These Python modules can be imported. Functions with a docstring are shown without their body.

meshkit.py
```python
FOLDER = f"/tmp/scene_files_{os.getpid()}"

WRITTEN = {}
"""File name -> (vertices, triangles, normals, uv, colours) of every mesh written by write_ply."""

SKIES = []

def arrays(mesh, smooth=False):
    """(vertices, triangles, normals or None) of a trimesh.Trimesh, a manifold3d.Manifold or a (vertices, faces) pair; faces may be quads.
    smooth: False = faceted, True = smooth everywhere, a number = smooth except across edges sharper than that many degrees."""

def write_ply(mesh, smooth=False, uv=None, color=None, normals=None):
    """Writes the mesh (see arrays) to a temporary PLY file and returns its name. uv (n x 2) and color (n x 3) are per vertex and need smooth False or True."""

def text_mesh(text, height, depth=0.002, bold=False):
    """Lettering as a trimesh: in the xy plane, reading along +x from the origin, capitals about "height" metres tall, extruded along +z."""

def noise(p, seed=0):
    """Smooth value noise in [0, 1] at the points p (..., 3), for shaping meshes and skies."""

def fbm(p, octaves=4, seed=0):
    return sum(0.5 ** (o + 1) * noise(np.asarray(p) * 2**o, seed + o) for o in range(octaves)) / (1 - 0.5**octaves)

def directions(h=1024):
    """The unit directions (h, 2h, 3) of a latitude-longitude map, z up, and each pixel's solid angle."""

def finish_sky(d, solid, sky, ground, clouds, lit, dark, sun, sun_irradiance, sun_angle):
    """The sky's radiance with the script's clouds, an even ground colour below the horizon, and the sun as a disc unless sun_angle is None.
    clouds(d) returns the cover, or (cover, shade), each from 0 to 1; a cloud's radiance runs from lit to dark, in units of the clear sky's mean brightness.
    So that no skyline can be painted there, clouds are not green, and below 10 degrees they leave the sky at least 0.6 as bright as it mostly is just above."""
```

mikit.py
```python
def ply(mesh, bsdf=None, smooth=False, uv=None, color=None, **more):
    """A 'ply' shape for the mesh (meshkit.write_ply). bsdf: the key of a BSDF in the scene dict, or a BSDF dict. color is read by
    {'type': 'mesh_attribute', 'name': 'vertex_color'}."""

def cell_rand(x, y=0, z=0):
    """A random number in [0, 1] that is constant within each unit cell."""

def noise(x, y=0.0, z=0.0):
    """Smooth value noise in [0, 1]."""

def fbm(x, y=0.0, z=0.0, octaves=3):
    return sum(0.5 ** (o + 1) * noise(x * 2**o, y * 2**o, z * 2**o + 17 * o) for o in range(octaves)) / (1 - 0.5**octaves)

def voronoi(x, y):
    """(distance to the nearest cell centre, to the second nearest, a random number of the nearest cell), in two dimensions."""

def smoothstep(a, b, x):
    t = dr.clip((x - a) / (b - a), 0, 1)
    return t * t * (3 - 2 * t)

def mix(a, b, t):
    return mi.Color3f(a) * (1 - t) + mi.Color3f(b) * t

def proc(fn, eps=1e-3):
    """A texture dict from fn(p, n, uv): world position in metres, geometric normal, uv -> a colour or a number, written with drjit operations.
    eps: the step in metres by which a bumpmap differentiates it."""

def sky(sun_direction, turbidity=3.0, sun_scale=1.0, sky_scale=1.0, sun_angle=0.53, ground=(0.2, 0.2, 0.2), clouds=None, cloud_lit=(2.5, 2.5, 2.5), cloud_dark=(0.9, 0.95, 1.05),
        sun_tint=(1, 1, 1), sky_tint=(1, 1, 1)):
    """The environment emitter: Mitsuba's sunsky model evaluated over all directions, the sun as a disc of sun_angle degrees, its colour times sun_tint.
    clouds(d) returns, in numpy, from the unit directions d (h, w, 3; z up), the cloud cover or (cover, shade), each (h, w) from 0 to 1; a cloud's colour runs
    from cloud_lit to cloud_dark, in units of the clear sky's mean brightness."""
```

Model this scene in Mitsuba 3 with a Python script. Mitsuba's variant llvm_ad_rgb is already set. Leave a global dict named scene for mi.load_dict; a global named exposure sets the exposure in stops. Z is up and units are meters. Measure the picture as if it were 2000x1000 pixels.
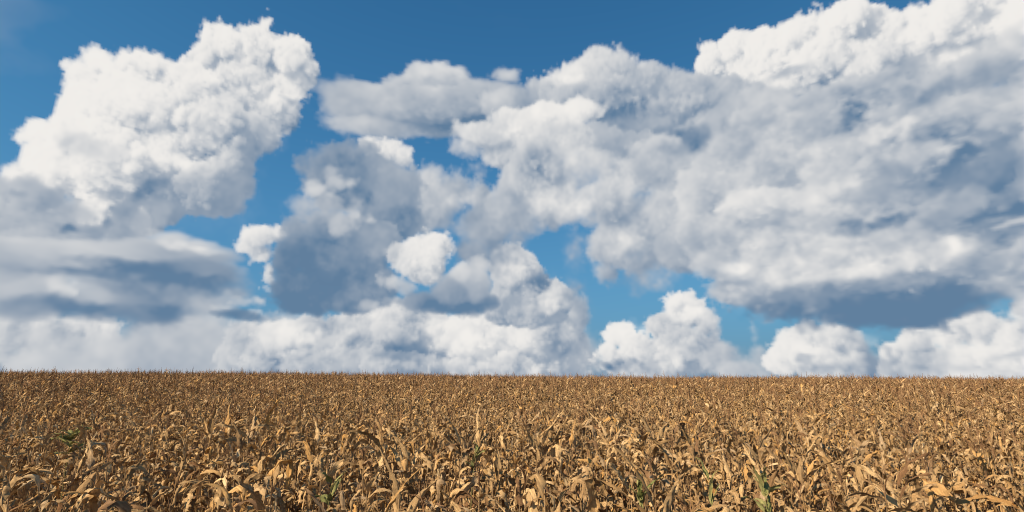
"""A ripe, dry maize field under a blue sky of cumulus clouds."""
import math, zlib
import numpy as np
import drjit as dr
import mitsuba as mi
import mikit, meshkit
from mikit import noise, fbm, smoothstep, mix, cell_rand
from scipy.ndimage import gaussian_filter

T = mi.ScalarTransform4f
PI = math.pi
scene, labels = {}, {}

# ------------------------------------------------------------------ camera, light, exposure
PITCH = math.radians(14.0)
EYE = [0, 0, 3.0]
scene['camera'] = {'type': 'perspective', 'fov': 90.0, 'fov_axis': 'x', 'near_clip': .1, 'far_clip': 8000.0,
                   'to_world': T().look_at(origin=EYE, target=[0, math.cos(PITCH), EYE[2]+math.sin(PITCH)], up=[0, 0, 1])}
SUN = [-.60, -.46, .58]
exposure = 2.3
SEED = 34

# ------------------------------------------------------------------ clouds
RES = 180/1024
def bspline_rows(n, step, spacing, rng_off):
    # cubic B-spline interpolation matrix: n samples at distance step on a lattice of the given spacing
    t = (np.arange(n)*step)/spacing + rng_off
    i = np.floor(t).astype(int); f = t-i
    w = np.stack([(1-f)**3, 3*f**3-6*f*f+4, -3*f**3+3*f*f+3*f+1, f**3], 1)/6
    m = np.zeros((n, i.max()+4), np.float32)
    for k in range(4): m[np.arange(n), i+k] = w[:, k]
    return m
def lattice_noise(rng, shape, steps, spacing):
    ms = [bspline_rows(n, s, spacing, rng.random()) for n, s in zip(shape, steps)]
    g = rng.standard_normal([m.shape[1] for m in ms]).astype(np.float32)*1.9
    g = np.tensordot(ms[0], g, (1, 0))
    g = np.einsum('yj,xjk->xyk', ms[1], g, optimize=True)
    return np.einsum('zk,xyk->xyz', ms[2], g, optimize=True)
CLOUD_SUN = np.array(SUN)   # toward the sun in (azimuth, depth away, elevation)
def billow_cloud(cover, shade, az0, el_top, lobes, seed, sig=1.5, edge=.6, amp=.8, con=.42, wisp=.25, stretch=1., mot=.16, veil=.0, relief=.26):
    """One cloud in degrees: lobes (azimuth, elevation, half width, half height, shade). A voxel density of billowed lobes is lit by the sun
    through its own depth and laid over what is behind it."""
    rng = np.random.default_rng(seed)
    lob = np.array(lobes, float)
    a, e, rx, rz, sh, op = lob.T
    pad = amp*1.6+edge
    x0, x1 = (a-rx).min()-pad, (a+rx).max()+pad
    z0, z1 = max((e-rz).min()-pad, -1.0), (e+rz).max()+pad
    jx0, jx1 = int((x0-az0)/RES), int((x1-az0)/RES)+1
    jz0, jz1 = int(z0/RES), int(z1/RES)+1      # elevation index from the horizon
    jx0, jz0 = max(jx0, 0), max(jz0, 0); jx1 = min(jx1, cover.shape[1]); jz1 = min(jz1, cover.shape[0])
    if jx1-jx0 < 2 or jz1-jz0 < 2: return
    X = (az0+(np.arange(jx0, jx1)+.5)*RES).astype(np.float32); Z = ((np.arange(jz0, jz1)+.5)*RES).astype(np.float32)
    ry = np.sqrt(rx*rz); dy = .25
    off = rng.uniform(-.35, .35, len(a))*ry
    Y = np.arange((off-ry).min()-pad, (off+.5*ry).max(), dy, dtype=np.float32)
    F = np.full((len(X), len(Y), len(Z)), -9, np.float32)
    S = np.zeros((len(X), len(Z))); W = S+1e-6; O = S+0
    for k in range(len(a)):
        qx, qz, qy = ((X-a[k])/rx[k])**2, ((Z-e[k])/rz[k])**2, ((Y-off[k])/ry[k])**2
        r = min(rx[k], rz[k])
        np.maximum(F, (1-np.sqrt(qx[:, None, None]+qy[None, :, None]+qz[None, None, :]))*r, out=F)
        w = np.exp(np.minimum(4*(1-np.sqrt(qx[:, None]+qz[None, :]))*min(r, 2.5), 12)); S += w*sh[k]; O += w*op[k]; W += w
    S /= W; O /= W
    st = (RES/stretch, dy, RES)
    N = np.zeros_like(F)
    for o, sp in enumerate((3.3, 1.55, .78, .42, .25)):
        g = lattice_noise(rng, F.shape, st, sp)
        N += ((np.abs(g)-.55)*(1-wisp)+.75*g*wisp)*(1., .62, .46, .36+.2*wisp, .26+.25*wisp)[o]
    F += amp*N
    M = sum(lattice_noise(rng, (len(X), 1, len(Z)), st, sp)[:, 0]*w for sp, w in ((3.8, .6), (1.7, .4), (.8, .25), (.42, .16)))
    if veil: O = O*np.exp(veil*1.6*sum(lattice_noise(rng, (len(X), 1, len(Z)), st, sp)[:, 0]*w for sp, w in ((3., .7), (1.3, .6), (.6, .4), (.3, .25)))-veil*.6)
    D = np.clip(F/edge+.15, 0, 1)*sig*(np.maximum(O, 0)**1.5)[:, None].astype(np.float32)
    T = np.exp(-np.cumsum(D, 1)*dy*2.2)
    Wt = np.concatenate([1-T[:, :1], T[:, :-1]-T[:, 1:]], 1)
    alpha = Wt.sum(1)
    tau = np.zeros_like(D)
    for k in range(1, 15):
        s = .3*k**1.25/2
        sx, sy, sz = int(round(CLOUD_SUN[0]*s/RES)), int(round(CLOUD_SUN[1]*s/dy)), int(round(CLOUD_SUN[2]*s/RES))
        src = [slice(max(q, 0), n+min(q, 0)) for q, n in zip((sx, sy, sz), D.shape)]
        dst = [slice(max(-q, 0), n+min(-q, 0)) for q, n in zip((sx, sy, sz), D.shape)]
        if any(q.stop-q.start < 1 for q in src): continue
        tau[tuple(dst)] += D[tuple(src)]*.3*1.25*k**.25/2
    sun = .6*np.exp(-.75*tau)+.4*np.exp(-.18*tau)
    amb = 1-np.clip(gaussian_filter(D, (4, 3, 4))/max(sig, .1), 0, 1)
    lam = 0
    for q, w in ((1.3, .4), (3.5, .6)):
        g = np.gradient(-gaussian_filter(F, (q, q*RES/dy, q)), RES, dy, RES)
        lam = lam+w*(g[0]*CLOUD_SUN[0]+g[1]*CLOUD_SUN[1]+g[2]*CLOUD_SUN[2])/np.sqrt(g[0]**2+g[1]**2+g[2]**2+.05)
    B = ((.6*sun+.36*amb+relief*np.clip(.5+.5*lam, 0, 1)*np.exp(-.3*tau))*Wt).sum(1)/np.maximum(alpha, 1e-4)
    s = np.clip(S+mot*M+con*((B*alpha).sum()/alpha.sum()-B), -1, 1)
    s = np.clip(.5*(s+np.sqrt(s*s+.022)), 0, 1)                 # whites roll off instead of clipping
    al = alpha.T; s = s.T
    c = cover[jz0:jz1, jx0:jx1]; h = shade[jz0:jz1, jx0:jx1]
    h[:] = h*(1-al)+s*al; c[:] = c*(1-al)+al

def tone(cover, shade, az0, lobes, seed, warp=1.1):
    """Shade thrown on the clouds by others, or sunlight let through: soft patches with torn edges that only change the clouds under them."""
    rng = np.random.default_rng(seed)
    for a, e, rx, rz, sh, op in lobes:
        jx0, jx1 = max(int((a-1.9*rx-az0)/RES), 0), min(int((a+1.9*rx-az0)/RES)+1, cover.shape[1])
        jz0, jz1 = max(int((e-1.9*rz)/RES), 0), min(int((e+1.9*rz)/RES)+1, cover.shape[0])
        if jx1-jx0 < 2 or jz1-jz0 < 2: continue
        X = az0+(np.arange(jx0, jx1)+.5)*RES; Z = (np.arange(jz0, jz1)+.5)*RES
        n = [sum(lattice_noise(rng, (len(X), 1, len(Z)), (RES, RES, RES), sp)[:, 0]*w for sp, w in ((2.2, .8), (1.1, .5), (.55, .35), (.3, .2))) for _ in range(2)]
        k = min(1.2, .5*rz+.25)*warp
        q = np.sqrt(((X[:, None]+k*n[0]*1.3-a)/rx)**2+((Z[None]+.55*k*n[1]-e)/rz)**2)
        w = op*np.clip((1.2-q)/.9, 0, 1); w = (w*w*(3-2*w)).T
        c = cover[jz0:jz1, jx0:jx1]; h = shade[jz0:jz1, jx0:jx1]
        f = np.clip(h/np.maximum(c, 1e-3)-.45, -.2, .2)            # keep the relief that is there
        h[:] = h*(1-w)+np.clip(.95*sh+.7*f+.09*n[0].T, 0, 1)*c*w

# every cloud, far ones first: name, settings, lobes of (azimuth, elevation, half width, half height in degrees, shade, opacity)
CLOUDS = [
 ('low_left', dict(con=.7, amp=.8, sig=1.9, edge=.6, mot=.2, relief=.42, wisp=.2), [(-42.8, 4.4, .9, 1.1, .1), (-40.2, 4.6, 1.3, 1.2, .12), (-38.4, 4.7, 1.1, 1.1, .12), (-44.2, 3.9, 1.5, 1.8, .51), (-42.5, 3.4, 1.4, 2.0, .21), (-40.6, 3.7, 1.8, 1.9, .31), (-38.8, 3.8, 1.7, 2.2, .19), (-41.4, 1.6, 2.8, 1.6, .31), (-38.1, 1.9, 2.1, 1.7, .41), (-36.9, 2.4, .9, 1.5, .51, .6), (-44.1, 2.1, .6, .8, .86), (-41.8, 2.4, .9, 1.4, .16), (-39.6, 4.7, .8, 1, .16), (-40.2, 2.1, 1.6, 1.3, .51)]),
 ('low_left_haze', dict(con=.3, amp=.6, sig=.6, edge=2.0, wisp=.5, veil=.35), [(-34.5, 2.2, 4.2, 2.5, .75, .8), (-31.6, 4.7, 4.5, 2.4, .62, .9), (-28.4, 2.9, 3.5, 2.9, .6, .9), (-33.7, 5.0, 3.6, 1.9, .85, .7), (-29.6, 5.2, 2.2, 1.1, .5), (-34.8, 4.0, 2.3, 1.8, .9, .5)]),
 ('low_fill', dict(con=.25, amp=.9, sig=.4, edge=1.8, wisp=.6, veil=.2), [(-39.8, 2.1, 6.7, 2.5, .44, .9), (-32.6, 2.7, 7.2, 3.2, .52, .9), (-23.4, 3.0, 8.5, 3.5, .44), (-11.1, 3.2, 10.7, 3.8, .44), (1.1, 3.2, 7.3, 4.4, .44, .9), (6.7, 3.2, 3.3, 3.8, .54, .5), (15.3, 1.5, 6.2, 1.6, .44, .7), (22.3, 1.4, 4.8, 1.3, .49, .7), (32.4, 1.6, 6.0, 1.6, .44, .8), (41.4, 1.4, 5.4, 1.6, .39, .8)]),
 ('low_mid', dict(con=.75, amp=.75, sig=1.8, edge=.65, mot=.22, relief=.42, wisp=.2, veil=.05), [(-26.7, 3.4, 2.7, 2.5, .56), (-24.5, 4.2, 3.1, 2.3, .38), (-21.1, 4.3, 3.5, 2.3, .42), (-17.1, 5.2, 3.6, 2.7, .51), (-12.9, 5.3, 4.3, 3.0, .56), (-8.5, 4.9, 3.9, 2.8, .42), (-4.5, 4.9, 3.7, 3.1, .26), (-.9, 5.5, 3.4, 3.6, .31), (2.3, 6.0, 3.4, 4.2, .26), (5.1, 4.9, 3.1, 3.3, .42, .8), (6.2, 3.2, 2.2, 3.3, .61, .6), (7.1, 7.1, 1.4, 2.8, .66, .5), (-16.4, 2.1, 10.2, 2.1, .51), (-1.1, 2.1, 8.9, 2.2, .48), (-8.5, 6.5, 1.3, 1.1, .21), (-5.6, 3.8, 2.2, 1.9, .21), (-15.1, 6.9, 2.1, 1.1, .36), (-20.7, 5.6, 1.5, 1, .31), (-18.5, 3.1, 1.5, 1.3, .31)]),
 ('low_mid_tower', dict(con=.75, amp=.75, sig=1.8, edge=.65, mot=.22, relief=.42, wisp=.2, veil=.05), [(.0, 12.3, 2.5, 2.4, .26), (-.9, 13.7, 1.8, 1.5, .13), (1.7, 9.4, 2.9, 2.6, .41), (4.9, 9.1, 2.2, 1.9, .23), (1.2, 12.3, 1.8, 1.7, .31), (.0, 8.9, 3.5, 2.8, .51), (3.5, 8.3, 2.9, 2.3, .56), (-1.8, 12.6, 1.2, 1.3, .31)]),
 ('low_mid_tone', dict(), [(-23.6, 4.8, 2.9, 1.5, .1, .85), (-19.1, 4.4, 3.5, 1.4, .2, .8), (-5.7, 5.4, 3.4, 2.2, .08, .85), (-13.4, 5.9, 3.2, 1.6, .45, .8), (-16.9, 2.3, 6.2, 1.3, .45, .8), (4.6, 8.8, 2.3, 1.6, .1, .8), (6.7, 3.2, 2.2, 2.7, .6, .8), (-10.6, 3.1, 3.8, 1.1, .8, .9), (-12.7, 2.8, 1.9, .8, .8, .8), (5.1, 6.8, 2.0, .9, .65, .8), (3.9, 3.2, 1.7, 1.7, .6, .8), (.6, 8.3, 1.7, 1.4, .55, .8), (-16.5, 3.6, 2.6, 1.1, .5, .7), (-2.8, 3.2, 3.4, 2.2, .15, .8), (-24.5, 4.5, 2.4, 1.5, .25, .7), (-8.5, 6.0, 2.2, 1.3, .2, .7), (.0, 12.6, 1.4, 1.3, .15, .7), (-20.0, 3.0, 3.0, 1, .5, .6)]),
 ('low_tower', dict(con=.7, amp=.8, sig=2.4, edge=.75, mot=.2, wisp=.2, relief=.42), [(12.0, 5.1, 2.0, 1.9, .13), (13.3, 3.7, 2.4, 2.1, .21), (10.9, 3.2, 1.4, 1.6, .21), (18.6, 7.3, 2.1, 2.0, .21), (17.9, 8.4, 1.4, 1.3, .13), (19.2, 9.0, .7, .6, .51, .6), (16.6, 5.8, 2.6, 1.6, .46), (18.1, 4.4, 3.1, 2.1, .39), (15.4, 2.6, 3.7, 2.4, .29), (20.5, 5.7, 1.5, 1.9, .51, .7), (20.0, 3.0, 3.0, 2.3, .46, .8), (21.2, 4.8, 1.2, 1.6, .41, .6), (11.6, 2.0, 2.2, 1.3, .31), (18.7, 5.7, 1.1, .9, .71)]),
 ('low_wisp', dict(con=.5, amp=.7, sig=.7, edge=1, wisp=.5, veil=.2), [(25.2, 4.7, .7, 1.3, .4), (25.3, 2.9, 1, 1.5, .55), (22.5, 3.0, 1.4, 1.3, .6), (22.8, 1.7, 2.9, 1.1, .45), (21.2, 2.3, 2.0, 1.3, .55), (26.1, 2.2, .9, 1, .5, .6)]),
 ('low_tower_tone', dict(), [(12.1, 2.3, 1.9, .9, .8), (11.1, 1.8, 1.1, .6, .8), (18.4, 5.2, 1.6, .8, .6, .8), (12.6, 4.5, 1.6, 1.5, .1, .8), (18.4, 7.9, 1.5, 1.4, .12, .8), (15.9, 2.6, 1.6, 1.6, .25, .7)]),
 ('low_right_a', dict(con=.7, amp=.75, sig=2.4, edge=.75, mot=.2, wisp=.2, relief=.42), [(29.8, 4.5, 1.3, 1.2, .13), (31.6, 4.2, 1.9, 1.6, .31), (28.9, 2.8, 1.9, 1.8, .16), (27.4, 1.7, 1.3, 1.5, .21), (30.9, 1.8, 2.9, 2.1, .31), (33.1, 3.2, 1.6, 1.9, .43, .8), (33.6, 1.6, 1.6, 1.8, .61, .7), (30.1, 2.8, 1.3, 1.1, .13), (32.7, 4.6, 1, .9, .51)]),
 ('low_right_b', dict(con=.7, amp=.8, sig=2.4, edge=.75, mot=.2, wisp=.2, relief=.42), [(36.1, 2.6, 1, 1.4, .16), (38.0, 3.4, 1.5, 1.6, .21), (40.1, 3.8, 1.6, 1.4, .21), (42.1, 3.9, 1.5, 1.5, .23), (43.5, 3.0, 1.5, 1.8, .23), (45.2, 2.9, 1.7, 2.1, .31), (38.0, 1.5, 3.1, 1.9, .41), (41.4, 1.4, 3.5, 1.8, .21), (37.2, 3.0, .9, .9, .13), (40.9, 2.5, 1.6, 1.1, .16), (42.5, 2.4, 1.2, 1.1, .19)]),
 ('low_right_c', dict(con=.8, amp=.6, sig=2.4, edge=.5), [(45.3, 5.7, 1.2, 1.1, .29), (44.7, 5.9, .7, .8, .34), (46.8, 5.3, 1.6, 1.7, .39), (44.3, 4.9, .9, .4, .59, .7), (45.1, 4.1, 1.1, .6, .74, .7)]),
 ('low_right_tone', dict(), [(29.7, 2.0, 1.5, .9, .75), (31.2, 1.4, 2.0, .7, .7, .9), (34.7, 2.2, 1.2, 1.8, .75, .9), (36.9, 1.8, 1.6, .8, .6, .9), (39.7, 1.2, 2.0, .5, .6, .8), (43.7, 2.3, .9, .4, .7, .9), (30.0, 3.3, 1.7, 1.3, .12, .7), (40.6, 2.9, 2.0, 1.4, .15, .6), (33.9, 3.8, 1.2, 1.1, .45, .7)]),
 ('flat_mid', dict(con=.55, amp=.6, sig=1.4, edge=.95, wisp=.5, stretch=1.6, veil=.1, mot=.18, relief=.34), [(-11.3, 29.9, 9.1, 2.3, .6), (-18.4, 28.6, 4.6, 1.8, .65, .8), (-5.1, 31.1, 5.7, 2.1, .65), (-10.8, 32.3, 3.7, 1.8, .45), (-10.9, 33.1, 2.2, 1.4, .35), (-12.6, 31.4, 3.7, 1.7, .55), (-7.7, 32.8, 2.5, 1.5, .55), (-5.7, 31.4, 5.7, 1.5, .65, .8), (-1.0, 33.4, 2.3, 1, .55, .8), (-19.1, 29.6, 4.3, 2.0, .67, .6), (-22.0, 30.1, 2.2, 1.2, .7, .5), (-15.4, 27.4, 6.4, 1.4, .57, .8), (-9.4, 27.7, 4.9, 1.2, .67), (-5.0, 28.5, 2.5, 1.6, .85), (-2.6, 31.7, 4.5, 1.5, .7, .6), (-12.5, 29.1, 9.0, 1.4, .65, .8), (-9.0, 33.5, 1.9, 1.2, .4)]),
 ('small_white', dict(con=.85, amp=.75, sig=2.0, edge=.8, relief=.35, wisp=.4), [(-15.5, 24.8, 2.7, 1.3, .18), (-13.0, 24.7, 1.6, 1.3, .3), (-16.8, 25.0, 1.4, 1, .18), (-14.1, 25.5, 1.7, .9, .2), (-11.9, 23.5, .7, .5, .3)]),
 ('mid_right_lower', dict(con=.6, amp=.85, sig=.8, edge=.95, wisp=.5, veil=.3, mot=.18, relief=.34), [(-9.7, 22.5, 2.0, 1.9, .42), (-7.9, 20.7, 3.0, 2.7, .52, .9), (-5.1, 20.2, 1.4, 1.2, .42, .8), (-3.9, 20.0, 1.4, 2.5, .5, .8), (-10.2, 19.4, 4.7, 3.3, .62, .8), (-4.2, 17.4, 3.6, 2.0, .6, .6)]),
 ('veil_mid', dict(con=.2, amp=1, sig=.28, edge=2.0, wisp=.7, veil=.5), [(-2.1, 18.0, 3.6, 3.4, .7), (-2.4, 14.0, 3.5, 2.9, .75, .8), (7.1, 13.9, 1.7, 2.3, .6, .6), (3.5, 11.7, 1.7, 1.1, .5, .4), (16.6, 13.4, 4.3, 2.7, .62, .8), (14.3, 11.4, 3.3, 1.7, .6, .5), (7.4, 8.2, 1.7, 3.4, .6, .5)]),
 ('right_top', dict(con=.95, amp=.72, sig=2.6, edge=.6, mot=.12, wisp=.15, relief=.48), [(31.2, 31.1, 3.8, 2.5, .15), (32.3, 29.0, 3.7, 1.8, .35), (35.7, 27.4, 3.4, 1.6, .4), (29.4, 29.3, 2.9, 1.6, .2), (23.9, 32.2, 2.3, 2.2, .19), (26.2, 33.1, 2.1, 1.7, .1), (29.3, 32.2, 2.7, 1.9, .09), (27.0, 30.8, 3.6, 1.9, .19), (32.8, 32.4, 2.8, 2.0, .08), (34.4, 30.3, 3.6, 2.6, .19), (36.6, 32.5, 2.6, 2.1, .07), (39.0, 31.0, 2.4, 2.3, .11), (40.7, 30.0, 1.9, 1.7, .21), (38.5, 28.3, 3.6, 2.1, .25), (42.8, 29.4, 2.1, 2.4, .08), (45.0, 29.5, 2.3, 2.7, .08), (47.4, 28.9, 2.3, 2.8, .08), (49.6, 27.4, 2.5, 2.9, .11), (44.1, 26.9, 4.1, 2.4, .19), (28.8, 28.7, 3.0, 1.4, .05), (51.3, 25.8, 2.1, 2.8, .15), (47.8, 26.3, 1.8, 1.1, .2)]),
 ('right_top_tone', dict(), [(30.9, 29.7, 2.6, .6, .72, .95), (36.9, 29.1, 2.1, 1.3, .3, .6), (44.1, 26.9, 3.4, .9, .28, .7), (29.3, 28.6, 2.4, .9, .0, .8)]),
 ('join_back', dict(con=.35, amp=.7, sig=1, edge=.95, wisp=.6, mot=.15, relief=.34), [(20.9, 25.4, 6.0, 3.9, .67), (15.2, 25.6, 4.6, 2.7, .63, .85), (11.1, 26.5, 3.6, 2.7, .6, .7), (24.8, 25.8, 4.2, 3.5, .67), (18.9, 14.4, 3.7, 3.2, .65, .8)]),
 ('mid_right_upper', dict(con=.75, amp=.8, sig=1.2, edge=.95, wisp=.4, mot=.16, relief=.34), [(7.1, 33.1, 3.6, 1.4, .28), (11.5, 33.3, 3.7, 1.6, .48), (5.1, 31.6, 3.5, 2.1, .56), (15.7, 31.9, 3.6, 1.7, .61), (20.3, 30.5, 4.0, 1.7, .64), (24.1, 28.9, 3.2, 1.8, .66), (10.1, 30.8, 7.4, 2.3, .64), (17.9, 29.2, 6.9, 2.3, .66), (23.8, 26.5, 3.2, 2.5, .66), (27.1, 27.9, 2.0, 1.4, .66, .8), (.0, 30.7, 3.8, 1.6, .71, .5)]),
 ('mid_right_lit', dict(con=.75, amp=.65, sig=1.6, edge=.95, wisp=.4, mot=.18, veil=.15, relief=.34), [(.6, 28.6, 3.8, 1.8, .25), (4.4, 29.3, 3.8, 1.5, .1), (8.2, 29.7, 2.9, 1.4, .05), (-2.5, 27.2, 3.8, 1.6, .35), (3.8, 27.2, 5.6, 2.1, .37), (10.4, 29.5, 1.2, .9, .2), (-5.3, 26.0, 1.9, .9, .45, .6), (-.9, 25.3, 2.8, 1.9, .4, .9), (.6, 23.1, 2.3, 2.2, .45, .8)]),
 ('mid_right_body', dict(con=.75, amp=.95, sig=1, edge=.95, wisp=.5, mot=.18, veil=.3, relief=.34), [(3.7, 23.6, 4.3, 3.3, .57, .9), (8.0, 23.4, 4.2, 2.8, .57, .85), (4.8, 20.2, 4.5, 3.4, .47), (1.8, 20.8, 3.0, 3.1, .5, .9), (6.6, 19.6, 3.0, 2.5, .33), (10.8, 19.9, 4.7, 3.3, .57), (14.4, 21.9, 3.4, 2.4, .55, .8), (15.3, 17.4, 4.5, 3.3, .63, .9), (19.1, 17.6, 4.8, 4.3, .55), (.0, 19.7, 3.3, 2.8, .63, .7), (11.1, 14.9, 3.0, 2.8, .55, .8), (12.6, 15.6, 1.7, 1.8, .35), (10.0, 15.5, 1.4, 1.4, .45), (10.4, 12.1, 2.0, 1.7, .63, .6), (1.2, 18.0, 4.8, 1.7, .67, .6), (17.4, 23.8, 3.4, 2.1, .63, .9), (14.4, 13.6, 3.9, 2.2, .65, .5), (-4.3, 23.6, 1.8, 1.1, .6, .4)]),
 ('mid_right_tone', dict(), [(22.1, 25.6, 4.8, 1.4, .85, .9), (18.1, 24.7, 3.2, 1.2, .75, .9), (15.4, 27.7, 4.1, 1.3, .65, .8), (12.2, 24.8, 4.7, 1.9, .6, .7), (5.1, 29.3, 4.4, 1.4, .1, .8), (-.6, 28.0, 3.1, 1.3, .25, .7), (6.6, 19.3, 3.3, 2.3, .28, .8), (12.6, 15.6, 2.3, 1.8, .3, .7), (11.6, 23.2, 3.5, 1.3, .4, .6), (.0, 18.6, 3.6, 2.3, .6, .7), (13.3, 13.6, 2.2, 1.7, .62, .7), (5.8, 33.2, 2.6, .8, .15, .8), (18.6, 30.9, 5.2, 1.3, .58, .7)]),
 ('join', dict(con=.4, amp=1, sig=1, edge=1.3, wisp=.5, mot=.16, relief=.34), [(17.9, 23.2, 4.5, 2.7, .58), (23.3, 21.9, 3.6, 3.1, .55), (25.7, 25.1, 3.6, 2.5, .6), (29.1, 26.9, 3.4, 1.9, .58), (32.8, 26.3, 3.2, 1.4, .58), (36.4, 26.2, 3.3, 1.3, .58), (41.2, 25.2, 2.9, 1.3, .6), (45.4, 24.3, 2.5, 1.6, .6), (48.4, 23.1, 2.3, 1.5, .6), (18.9, 14.4, 3.2, 2.7, .6, .8)]),
 ('left_tower', dict(con=.95, amp=.72, sig=2.6, edge=.6, mot=.13, wisp=.15, relief=.48), [(-34.4, 32.5, .8, .8, .15), (-32.5, 31.6, 2.8, 2.1, .1), (-32.9, 32.5, 1.9, 1.3, .08), (-29.3, 33.9, .8, 1.1, .15), (-29.3, 32.4, 3.0, 2.1, .17), (-26.7, 32.6, 2.4, 1.9, .23), (-24.4, 31.4, 1.6, 1.5, .45, .7), (-26.3, 29.7, 2.8, 1.9, .17), (-30.4, 29.5, 4.3, 2.5, .25), (-28.1, 27.4, 2.5, 2.1, .2), (-28.7, 24.5, 2.4, 2.4, .55, .7), (-34.3, 29.9, 2.0, 1.8, .21), (-31.6, 27.3, 2.8, 1.4, .4), (-25.8, 27.4, 1.5, 2.0, .55, .6)]),
 ('left_body', dict(con=.95, amp=.72, sig=2.6, edge=.6, mot=.14, wisp=.15, relief=.48), [(-42.5, 27.1, 1.8, 1.4, .07), (-43.9, 25.9, 1, 1.3, .09), (-39.1, 27.9, 2.0, 1.6, .11), (-40.6, 27.6, 1.7, 1.4, .08), (-36.7, 27.8, 1.7, 1.7, .15), (-35.2, 26.8, 2.6, 2.5, .3), (-42.8, 24.0, 1.9, 2.9, .08), (-40.3, 24.4, 3.0, 3.4, .1), (-37.4, 24.3, 3.2, 3.5, .17), (-43.4, 21.4, 1.9, 2.0, .08), (-45.2, 20.0, 1.4, 1.5, .11), (-46.3, 19.7, .7, .9, .13), (-45.0, 17.7, 1.6, 2.0, .11), (-43.5, 18.1, 2.6, 2.9, .17), (-40.2, 19.4, 3.3, 3.5, .25), (-36.8, 20.7, 3.2, 3.6, .17), (-33.4, 24.0, 4.0, 3.7, .37), (-35.0, 20.2, 2.1, 1.4, .05), (-30.8, 21.6, 2.7, 3.4, .57, .75), (-29.7, 19.3, 1.6, 2.0, .63, .45), (-33.0, 18.2, 3.2, 2.9, .55, .8), (-36.2, 16.6, 2.8, 2.8, .55), (-39.9, 15.6, 2.7, 2.9, .1), (-41.0, 13.8, 1.4, 1.7, .1), (-37.1, 14.8, 2.3, 1.8, .57, .8), (-31.1, 17.5, 2.2, 1.4, .63, .45), (-46.3, 16.6, 1.2, 1.2, .4, .7), (-29.4, 23.9, 1.6, 2.2, .55, .6)]),
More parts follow.
